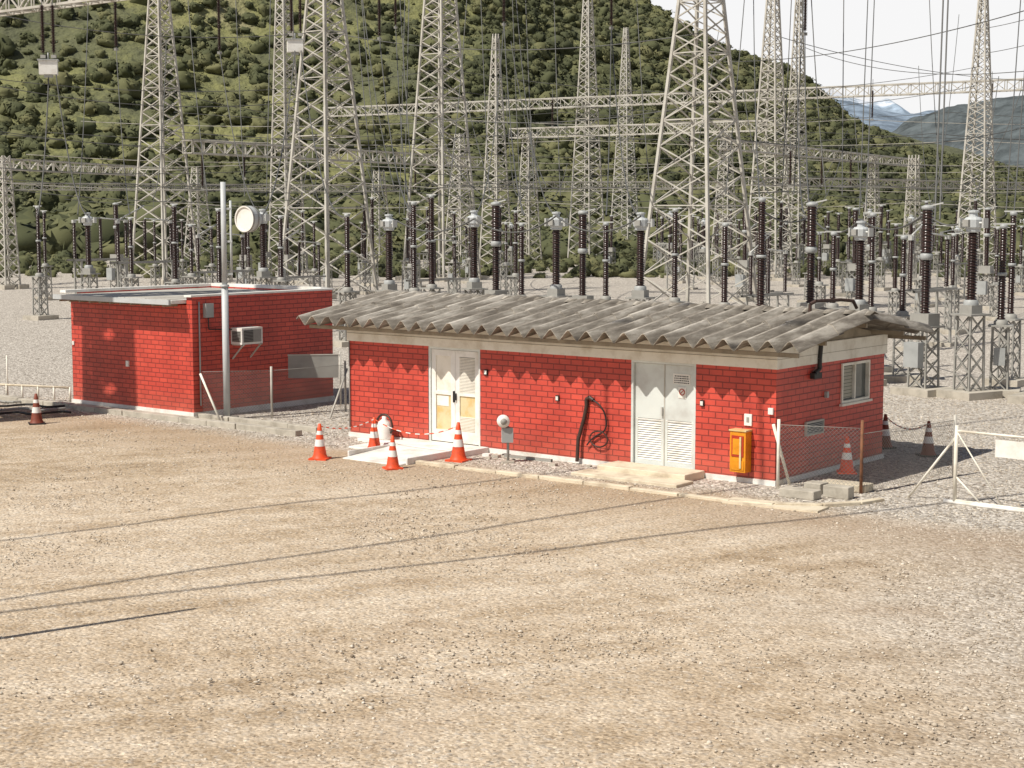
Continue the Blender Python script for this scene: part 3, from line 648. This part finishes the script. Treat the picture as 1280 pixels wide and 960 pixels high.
for k in range(4):
    a=px_to_ground(-30,502+k*7); c=px_to_ground(88,506+k*5); pts=[a.lerp(c,i/14)+Vector((0,.25*math.sin(i*.9+k),.05+.02*k)) for i in range(15)]
    b.poly(pts,.03,6,'black' if k%2 else 'galvd')
b.obj('ground_cables')
b=MB(); a=px_to_ground(-30,497); c=px_to_ground(88,503)
for i in range(7): p_=a.lerp(c,i/6); b.tube(p_,p_+U*.42,.03,6,'cream')
b.tube(a+U*.4,c+U*.4,.03,6,'concy'); b.tube(px_to_ground(10,498),px_to_ground(10,498)+U*1.2,.02,6,'cream'); b.obj('low_rail')
# yard light column standing left of the view (its shadow lies on the dirt)
tip=px_to_ground(245,762); hp=6.0; base=tip+Vector((hx,hy,0)).normalized()*(hp/math.tan(EL))
b=MB(); b.tube((0,0,-.1),(0,0,hp),.075,12,'pole',w2=.04); b.box(-.15,.15,-.15,.15,-.1,.05,'conc'); b.obj('steel_pole',loc=(base.x,base.y,0))
# ---------- lattice structures ----------
def tower(b,w0,w1,zt,h,leg=.2,br=.085,m='galv',foot=True):
    def W(z): return w0+(w1-w0)*min(1,z/zt)
    z=0; levels=[0]
    while z<h-.3:
        z+=max(.7,W(z)*.45); levels.append(min(z,h))
    for sx in(-1,1):
        for sy in(-1,1):
            b.bar((sx*w0/2,sy*w0/2,-.2),(sx*w1/2,sy*w1/2,zt),leg,m)
            if h>zt: b.bar((sx*w1/2,sy*w1/2,zt),(sx*w1/2,sy*w1/2,h),leg*.8,m)
    for i,(a,c) in enumerate(zip(levels[:-1],levels[1:])):
        wa,wc=W(a)/2,W(c)/2
        for k in range(4):
            cr=[(-1,-1),(1,-1),(1,1),(-1,1)]; p,q=cr[k],cr[(k+1)%4]
            b.bar((p[0]*wa,p[1]*wa,a),(q[0]*wc,q[1]*wc,c),br,m); b.bar((q[0]*wa,q[1]*wa,a),(p[0]*wc,p[1]*wc,c),br,m)
            if i%3==2: b.bar((p[0]*wc,p[1]*wc,c),(q[0]*wc,q[1]*wc,c),br,m)
    if foot:
        for sx in(-1,1):
            for sy in(-1,1): b.box(sx*w0/2-.4,sx*w0/2+.4,sy*w0/2-.4,sy*w0/2+.4,-.2,.3,'conc')
TW=[(207,120,3.5,.95,20.8,27,.18,.08),(410,100,4.3,1.4,18.2,27,.2,.085),(552,125,4.2,1.6,21.4,28,.2,.09),(620,150,2.2,.35,21,21.2,.15,.08),
(733,170,2.8,.6,27,30,.16,.08),(780,190,2.6,.35,26,26.2,.15,.08),(872,82,4.4,1.5,15.8,26,.2,.085),(960,130,2.8,.65,22,27,.17,.08),(992,160,2.2,.4,26,28,.15,.08),
(1218,135,2.7,.5,22.7,28,.17,.08),(10,110,1.2,.6,8.7,8.9,.12,.07),(360,140,2.3,.9,23,27,.16,.08),(1088,150,1.4,.6,10,10.2,.12,.07),(1138,140,1.3,.6,10,10,.12,.07),(575,165,2.4,.6,13,13,.14,.08),(250,160,2.2,.7,9.5,9.5,.14,.07),(475,170,2.0,.7,9.5,9.5,.14,.07),(905,165,2.0,.7,13,13,.14,.07),(660,165,2.0,.7,13,13,.14,.07),(1300,140,2.4,.7,17,17,.16,.08)]
for px,D,w0,w1,zt,h,lg,br in TW:
    b=MB(); tower(b,w0,w1,zt,h,lg*.75,br*.68); b.obj('lattice_tower',loc=P(px,D,0),rz=ANG+random.uniform(-.05,.05))
b=MB(); tower(b,2.0,1.2,20,20,.16,.09); b.obj('lattice_tower',loc=(-16.5,38.3,0),rz=ANG)
def beam(P0,P1,w,n,t=.13,br=.07,name='lattice_gantry_beam'):
    b=MB(); d=P1-P0; L=d.length; x=d.normalized(); s=x.cross(U).normalized()
    cs=[(-.5,-.5),(.5,-.5),(.5,.5),(-.5,.5)]
    def pt(i,k): return P0+d*(i/n)+s*cs[k%4][0]*w+U*cs[k%4][1]*w
    for k in range(4):
        b.bar(pt(0,k),pt(n,k),t*.75,'galv')
        for i in range(n):
            if i%2: b.bar(pt(i,k),pt(i+1,k+1),br*.75,'galv')
            else: b.bar(pt(i,k+1),pt(i+1,k),br*.75,'galv')
            b.bar(pt(i,k),pt(i,k+1),br*.75,'galv')
    b.obj(name)
beam(P(238,105,9.3),P(600,135,9.2),.8,34); beam(P(410,185,16.3),P(1320,146,16.5),.95,64,.16,.09); beam(P(640,165,13),P(960,150,13),.9,26,.15,.08)
beam(P(900,118,10),P(1145,165,10),.7,30); beam(P(-60,112,8.6),P(185,140,8.6),.75,26); beam(P(-60,84,15.2),P(230,74,15.4),.9,18,.15,.08)
beam(P(120,112,22),P(560,122,22),1.2,30); beam(P(560,98,19.3),P(1320,84,19.3),1.2,44); beam(P(560,150,7.6),P(905,160,7.8),.6,30)
beam(P(930,125,7.5),P(1300,150,7.5),.6,34); beam(P(20,150,7.5),P(500,170,7.6),.6,44)
# ---------- insulators / equipment ----------
def ins(b,z0,z1,r,n=10,o=(0,0),rc=None,m='porc'):
    rc=rc or r*.66; k=max(4,int((z1-z0)/.075)); pr=[]
    for i in range(k):
        z=z0+(z1-z0)*i/k; s=(z1-z0)/k; rr=r if i%2==0 else r*.88
        pr+=[(rc,z),(rr,z+s*.35),(rr*.97,z+s*.45),(rc,z+s*.8)]
    pr.append((rc,z1)); b.lathe(pr,n,m,(o[0],o[1],0))
def ped(b,w,h,base=True):
    for sx in(-1,1):
        for sy in(-1,1): b.bar((sx*w,sy*w,.1),(sx*w*.9,sy*w*.9,h),.05,'galvd')
    n=4
    for i in range(n):
        a,c=.15+(h-.15)*i/n,.15+(h-.15)*(i+1)/n
        cr=[(-1,-1),(1,-1),(1,1),(-1,1)]
        for k in range(4):
            p,q=cr[k],cr[(k+1)%4]; b.bar((p[0]*w,p[1]*w,a),(q[0]*w*.97,q[1]*w*.97,c),.03,'galvd'); b.bar((q[0]*w,q[1]*w,a),(p[0]*w*.97,p[1]*w*.97,c),.03,'galvd')
    b.box(-w-.1,w+.1,-w-.1,w+.1,h,h+.05,'galvd'); b.box(-w-.35,w+.35,-w-.35,w+.35,-.1,.2,'conc')
def ct(k):
    b=MB(); h=2.2+.1*k; ped(b,.27,h); b.box(-.22,.22,-.2,.2,h+.05,h+.28,'galvd'); b.lathe([(.2,h+.28),(.2,h+.38),(.16,h+.42)],14,'grey'); ins(b,h+.4,h+2.2,.155)
    z=h+2.2
    b.lathe([(.16,z),(.19,z+.03),(.19,z+.08),(.24,z+.14),(.25,z+.34),(.2,z+.40),(.12,z+.42),(.11,z+.52),(.15,z+.53),(.15,z+.58),(0,z+.6)],12,'pole',smooth=False)
    b.tube((-.42,0,z+.25),(.42,0,z+.25),.04,8,'alu'); b.box(.38,.44,-.09,.09,z+.12,z+.38,'alu'); b.box(-.44,-.38,-.09,.09,z+.12,z+.38,'alu'); b.box(-.1,.1,-.3,-.22,z+.16,z+.34,'galvd'); return b.mesh('current_transformer')
def col(k):
    b=MB(); h=2.0; ped(b,.24,h); b.lathe([(.2,h+.05),(.2,h+.15),(.13,h+.2)],12,'galvd')
    hh=[2.6,3.0,3.3,2.2][k]; mid=h+.2+hh*.5; r=[.13,.12,.15,.11][k]
    ins(b,h+.2,mid-.05,r); b.lathe([(r*.8,mid-.05),(r*1.05,mid-.04),(r*1.05,mid+.04),(r*.8,mid+.05)],12,'grey'); ins(b,mid+.05,h+.2+hh,r*.93)
    z=h+.2+hh; b.lathe([(.09,z),(.11,z+.03),(.11,z+.1),(.04,z+.13),(0,z+.13)],12,'grey'); b.bar((-.3,0,z+.13),(.3,0,z+.13),.045,'alu',True)
    if k==0: b.box(-.16,.16,-.38,-.28,.9,1.4,'grey')
    return b.mesh('surge_arrester')
def cbk(k):
    b=MB(); h=1.9; ped(b,.3,h); b.box(-.32,.32,-.26,.26,h+.05,h+.4,'galvd'); b.box(-.25,.25,-.6,-.34,.8,1.5,'grey')
    ins(b,h+.4,h+1.9,.15); z=h+1.9; b.lathe([(.14,z),(.18,z+.04),(.18,z+.16),(.13,z+.2)],12,'grey'); ins(b,z+.2,z+1.4,.175,rc=.13); z+=1.4; b.lathe([(.14,z),(.18,z+.03),(.18,z+.1),(.06,z+.15),(0,z+.15)],12,'grey'); b.bar((0,0,z+.1),(.45,.1,z+.2),.04,'alu',True); return b.mesh('circuit_breaker')
def dis(k):
    b=MB()
    for x in(-1.5,1.5):
        for sy in(-.3,.3): b.bar((x,sy,0),(x,sy,2.3),.09,'galvd')
        for i in range(5):
            b.bar((x,-.3,.2+i*.42),(x,.3,.62+i*.42),.04,'galvd')
        b.box(x-.4,x+.4,-.5,.5,-.1,.15,'conc')
    for sy in(-.3,.3): b.bar((-2,sy,2.32),(2,sy,2.32),.1,'galvd'); 
    for i in range(8): b.bar((-2+.5*i,-.3,2.3),(-1.5+.5*i,.3,2.3),.04,'galvd')
    for x in(-1.7,0,1.7): ins(b,2.4,4.3+ (.2 if x==0 else 0),.11,o=(x,0))
    b.tube((-1.8,0,4.42),(0,0,4.55 if k else 5.2),.035,6,'alu'); b.tube((0,0,4.55),(1.8,0,4.42),.035,6,'alu'); b.box(-1.8,-1.6,-.08,.08,4.3,4.46,'alu'); b.box(1.6,1.8,-.08,.08,4.3,4.46,'alu')
    return b.mesh('disconnector_switch')
CT=[ct(0),ct(1)]; CO=[col(i) for i in range(4)]; CB=[cbk(0)]; DI=[dis(0),dis(1)]
ux=Vector((math.cos(ANG),math.sin(ANG),0)); uy=Vector((-ux.y,ux.x,0))
R0=Vector((11.4,46,0))
def rowpt(o,px):
    k=(px-640)/F
    a=o.x-k*(.9945*o.y+.4); bb=-ux.x-k*.9945*(-ux.y); t=-a/bb
    return o-ux*t
for px,kind,off in((50,CO[1],4),(112,CT[0],4),(165,CO[0],7),(220,CO[2],5),(240,CO[3],9),(275,CO[1],3),(330,CT[1],4),(352,CO[0],8),(435,CO[0],2),(487,CT[1],0),(518,CO[1],3),(540,CO[2],6),(593,CT[0],3),(620,CB[0],2),(652,CO[0],4),(695,CT[0],1),(728,CB[0],3),(757,CO[0],5),(800,CT[0],2),(843,CO[1],5),(905,CO[0],4),(950,CO[2],0),(1012,CB[0],2),(1040,CO[3],5),(1073,CT[0],1),(1088,CO[1],5),(1127,CO[3],3),(1155,CB[0],0),(1212,CT[0],0),(1250,CO[0],1),(1262,CO[1],4),(1300,CT[0],0)):
    q=rowpt(R0+uy*off,px); nm={id(CT[0]):'current_transformer',id(CT[1]):'current_transformer',id(CB[0]):'circuit_breaker'}.get(id(kind),'surge_arrester')
    place(nm,kind,q,ANG+random.uniform(-.5,.5),random.uniform(.95,1.04))
for j in range(1,13):
    o=R0+uy*(6+8.5*j)
    t=-70+random.uniform(0,3)
    typ=['dis','col','col','cb','dis','col','ct','dis','col','cb','dis','col'][(j-1)%12]
    while t<45:
        q=o+ux*t+uy*random.uniform(-.8,.8); t+=(3.4 if typ!='dis' else 5.4)*random.uniform(.8,1.3)
        if int((t+j*7)//13)%4==3: continue
        if abs(q.x)>q.y*.36+3 or q.y<50 or q.y>172: continue
        if random.random()<.15: continue
        tt=typ if random.random()<.7 else random.choice(['col','col','cb'])
        me,nm={'dis':(random.choice(DI),'disconnector_switch'),'ct':(CT[0],'current_transformer'),'col':(random.choice(CO),'surge_arrester'),'cb':(CB[0],'circuit_breaker')}[tt]
        place(nm,me,q,ANG+(math.pi/2 if tt=='dis' and j%2 else 0),random.uniform(.8,1.1))
def string(px,D,zt,zb,trap=False):
    b=MB(); b.tube((0,0,zt+1),(0,0,zb-.2),.025,5,'cable'); ins(b,zb,zt,.13,8,rc=.05)
    b.box(-.12,.12,-.06,.06,zb-.25,zb-.1,'galvd'); b.obj('insulator_string',loc=P(px,D,0))
for px,D,zt,zb in((63,78,14.8,12.6),(76,78,14.8,12.6),(153,95,18,14.6),(280,95,18,14.4),(369,90,17.5,14.9),(380,90,17.5,14.9),(477,95,18,15.2),(497,110,22,17.5),(630,95,18.6,16),(762,95,18.5,15.8),(1000,86,18.6,14.5),(1085,148,16,13.6),(308,112,8.9,7.6),(256,108,8.9,6.8),(985,120,9.6,7.2),(1060,140,9.6,7.5),(1024,130,9.6,7.4),(520,130,8.8,7),(1232,140,16,13.8),(690,160,16,13.6),(860,155,12.5,10.2)): string(px,D,zt,zb)
for px,D,z in((69,78,11.9),(373,90,14.1)):
    b=MB(); b.box(-.42,.42,-.3,.3,-.32,.32,'white'); b.box(-.48,.48,-.36,.36,.32,.38,'grey'); b.box(-.2,.2,-.15,.15,-.45,-.32,'grey'); b.tube((0,0,.38),(0,0,.7),.04,6,'grey'); b.obj('line_trap',loc=P(px,D,z),rz=.2)
def wire(b,p,q,sag,r=.03,n=22,m='cable'):
    pts=[]
    for i in range(n+1):
        t=i/n; v=p.lerp(q,t); v.z-=sag*4*t*(1-t); pts.append(v)
    b.poly(pts,r,4,m)
b=MB()
for k,(z0,z1,D0,D1) in enumerate(((8.6,8.9,105,140),(8.2,8.4,100,135),(7.4,7.6,95,128),(7.0,7.1,95,125),(10.6,9.4,110,140),(6.4,6.6,90,115),(9.4,9.8,120,150),(11.2,12.4,125,150),(6.1,6.2,120,140),(12.8,13.6,140,150),(6.8,6.9,85,110),(7.9,7.9,130,155),(5.9,5.9,100,130),(10.2,10.8,100,120),(14.2,14.8,150,160),(11.8,11.2,150,140))):
    n=3
    for i in range(n):
        pa=-100+i*480+k*23; pb=pa+480; f=lambda p_:(p_+100)/1440
        wire(b,P(pa,D0+(D1-D0)*f(pa),z0+(z1-z0)*f(pa)),P(pb,D0+(D1-D0)*f(pb),z0+(z1-z0)*f(pb)),.5+.12*(k%3),.03,m='cable' if k%3 else 'galv')
b.obj('overhead_conductors')
b=MB()
W_=[(1078,82,19,1072,60,5,-.3,.03),(1086,82,19,1080,60,5,-.3,.03),(1170,78,19,1166,70,4.8,0,.05),(1176,78,19,1172,70,4.8,0,.05),(1268,78,19,1254,58,5,-.2,.03),(1280,78,19,1264,58,5,-.2,.03),(1290,78,19,1280,58,5,-.2,.03),
 (1000,86,14.5,1012,55,5.1,2.2,.035),(990,86,14.5,1005,55,5.1,2.6,.035),(1004,86,18,1030,80,6,1,.03),(630,95,16,655,62,5,2.0,.035),(640,95,18,652,90,5,1.0,.03),(477,95,15.2,520,62,5,2.4,.035),(497,110,17.5,518,62,5,2.8,.035),(380,90,14,435,65,5,2.6,.035),(373,90,14,330,66,5,1.6,.035),(280,95,14.4,330,85,5,2.2,.03),(153,95,14.6,165,80,5,1.6,.03),(69,78,11.5,50,75,5,1.0,.035),(76,78,12.4,112,75,5,1.7,.035),(762,95,15.8,757,60,5,2.1,.035),(762,95,15.8,800,60,5,2.8,.035),(630,95,16,593,60,5,2.4,.03),(645,100,18,700,62,5,3.4,.03),(510,100,20,500,90,5,0,.03),(515,100,20,506,90,5,0,.03),(935,90,19,950,52,5,2.3,.03),(1012,55,5,1073,52,4.9,.5,.03),(950,52,5.2,1012,55,5,.3,.03),(1073,52,4.9,1155,47,5.1,.4,.03),(1155,47,5.1,1212,46,5,.3,.03),(487,59,5,593,56,4.9,.5,.03),(593,56,4.9,695,53,5,.5,.03),(695,53,5,800,50,5,.5,.03),(545,120,12,640,95,6,2,.03),(1268,120,14,1190,110,7,2,.03),(1000,150,20,1320,90,13,1.2,.03),(900,120,16,1330,80,15.5,.8,.03),(-50,95,17,410,100,16,1.0,.03),(-50,90,12.5,410,100,12,1.0,.03),(410,100,12,880,82,10.5,1.2,.03),(410,100,16,880,82,14,1.0,.03),
 (445,98,20,470,90,6,1.2,.03),(452,98,20,480,90,6,1.4,.03),(500,98,20,516,90,7,.6,.03),(588,98,20,560,90,6,1.4,.03),(600,98,20,612,90,6,.6,.03),(655,98,20,668,88,6,1.0,.03),(690,98,20,700,88,6,.4,.03),(790,96,20,812,85,6,1.2,.03),(930,90,20,905,80,6,.9,.03),(985,90,20,975,84,6,.3,.03),(1000,90,20,990,84,6,.3,.03),(1046,90,20,1050,84,6,.3,.03),(240,100,20,262,90,6,1.2,.03),(300,100,20,308,92,6,.5,.03),(345,100,20,335,92,6,.5,.03),(120,95,17,100,80,5,1,.03),
 (-60,105,14,560,125,16,1.5,.03),(-60,100,10.5,552,125,10.5,1.2,.03),(552,125,16,1218,135,17,2,.03),(552,125,14.5,1218,135,15.5,2,.03),(872,82,9,1330,100,11,1.2,.03),(960,130,19,1330,150,17,1,.03),(1218,135,20,1400,120,22,.5,.03),(1218,135,18,1400,120,20,.5,.03),(207,120,14,620,150,14,1.5,.03)]
rw=random.Random(3)
for i in range(34):
    pa=rw.uniform(180,1290); Da=rw.uniform(95,160); W_.append((pa,Da,rw.choice((9,9.2,13,16.2,20)),pa+rw.uniform(-50,50),Da-rw.uniform(3,20),rw.uniform(4.8,6.5),rw.uniform(.3,2.4),.028))
for (pa,Da,za,pb,Db,zb,sg,r) in W_: wire(b,P(pa,Da,za),P(pb,Db,zb),sg,r)
b.obj('dropper_conductors')
# overhead line spans crossing above the yard, strung to a tower right of the view
b=MB(); Zc=13.; sh=Vector((hx,hy,0)).normalized()*(Zc/math.tan(EL))
for (a,c) in ((px_to_ground(0,752),px_to_ground(700,645)),(px_to_ground(0,675),px_to_ground(620,600)),(px_to_ground(200,742),px_to_ground(950,655))):
    a=a+sh; c=c+sh; d=(c-a).normalized(); wire(b,a-d*38+U*(Zc+1.2),c+d*20+U*(Zc+.5),1.6,.05,90)
    e=c+d*20
b.obj('overhead_line_span')
b=MB(); tower(b,1.8,.9,13.6,13.8,.14,.07); b.obj('lattice_tower',loc=(e.x,e.y,0),rz=ANG)
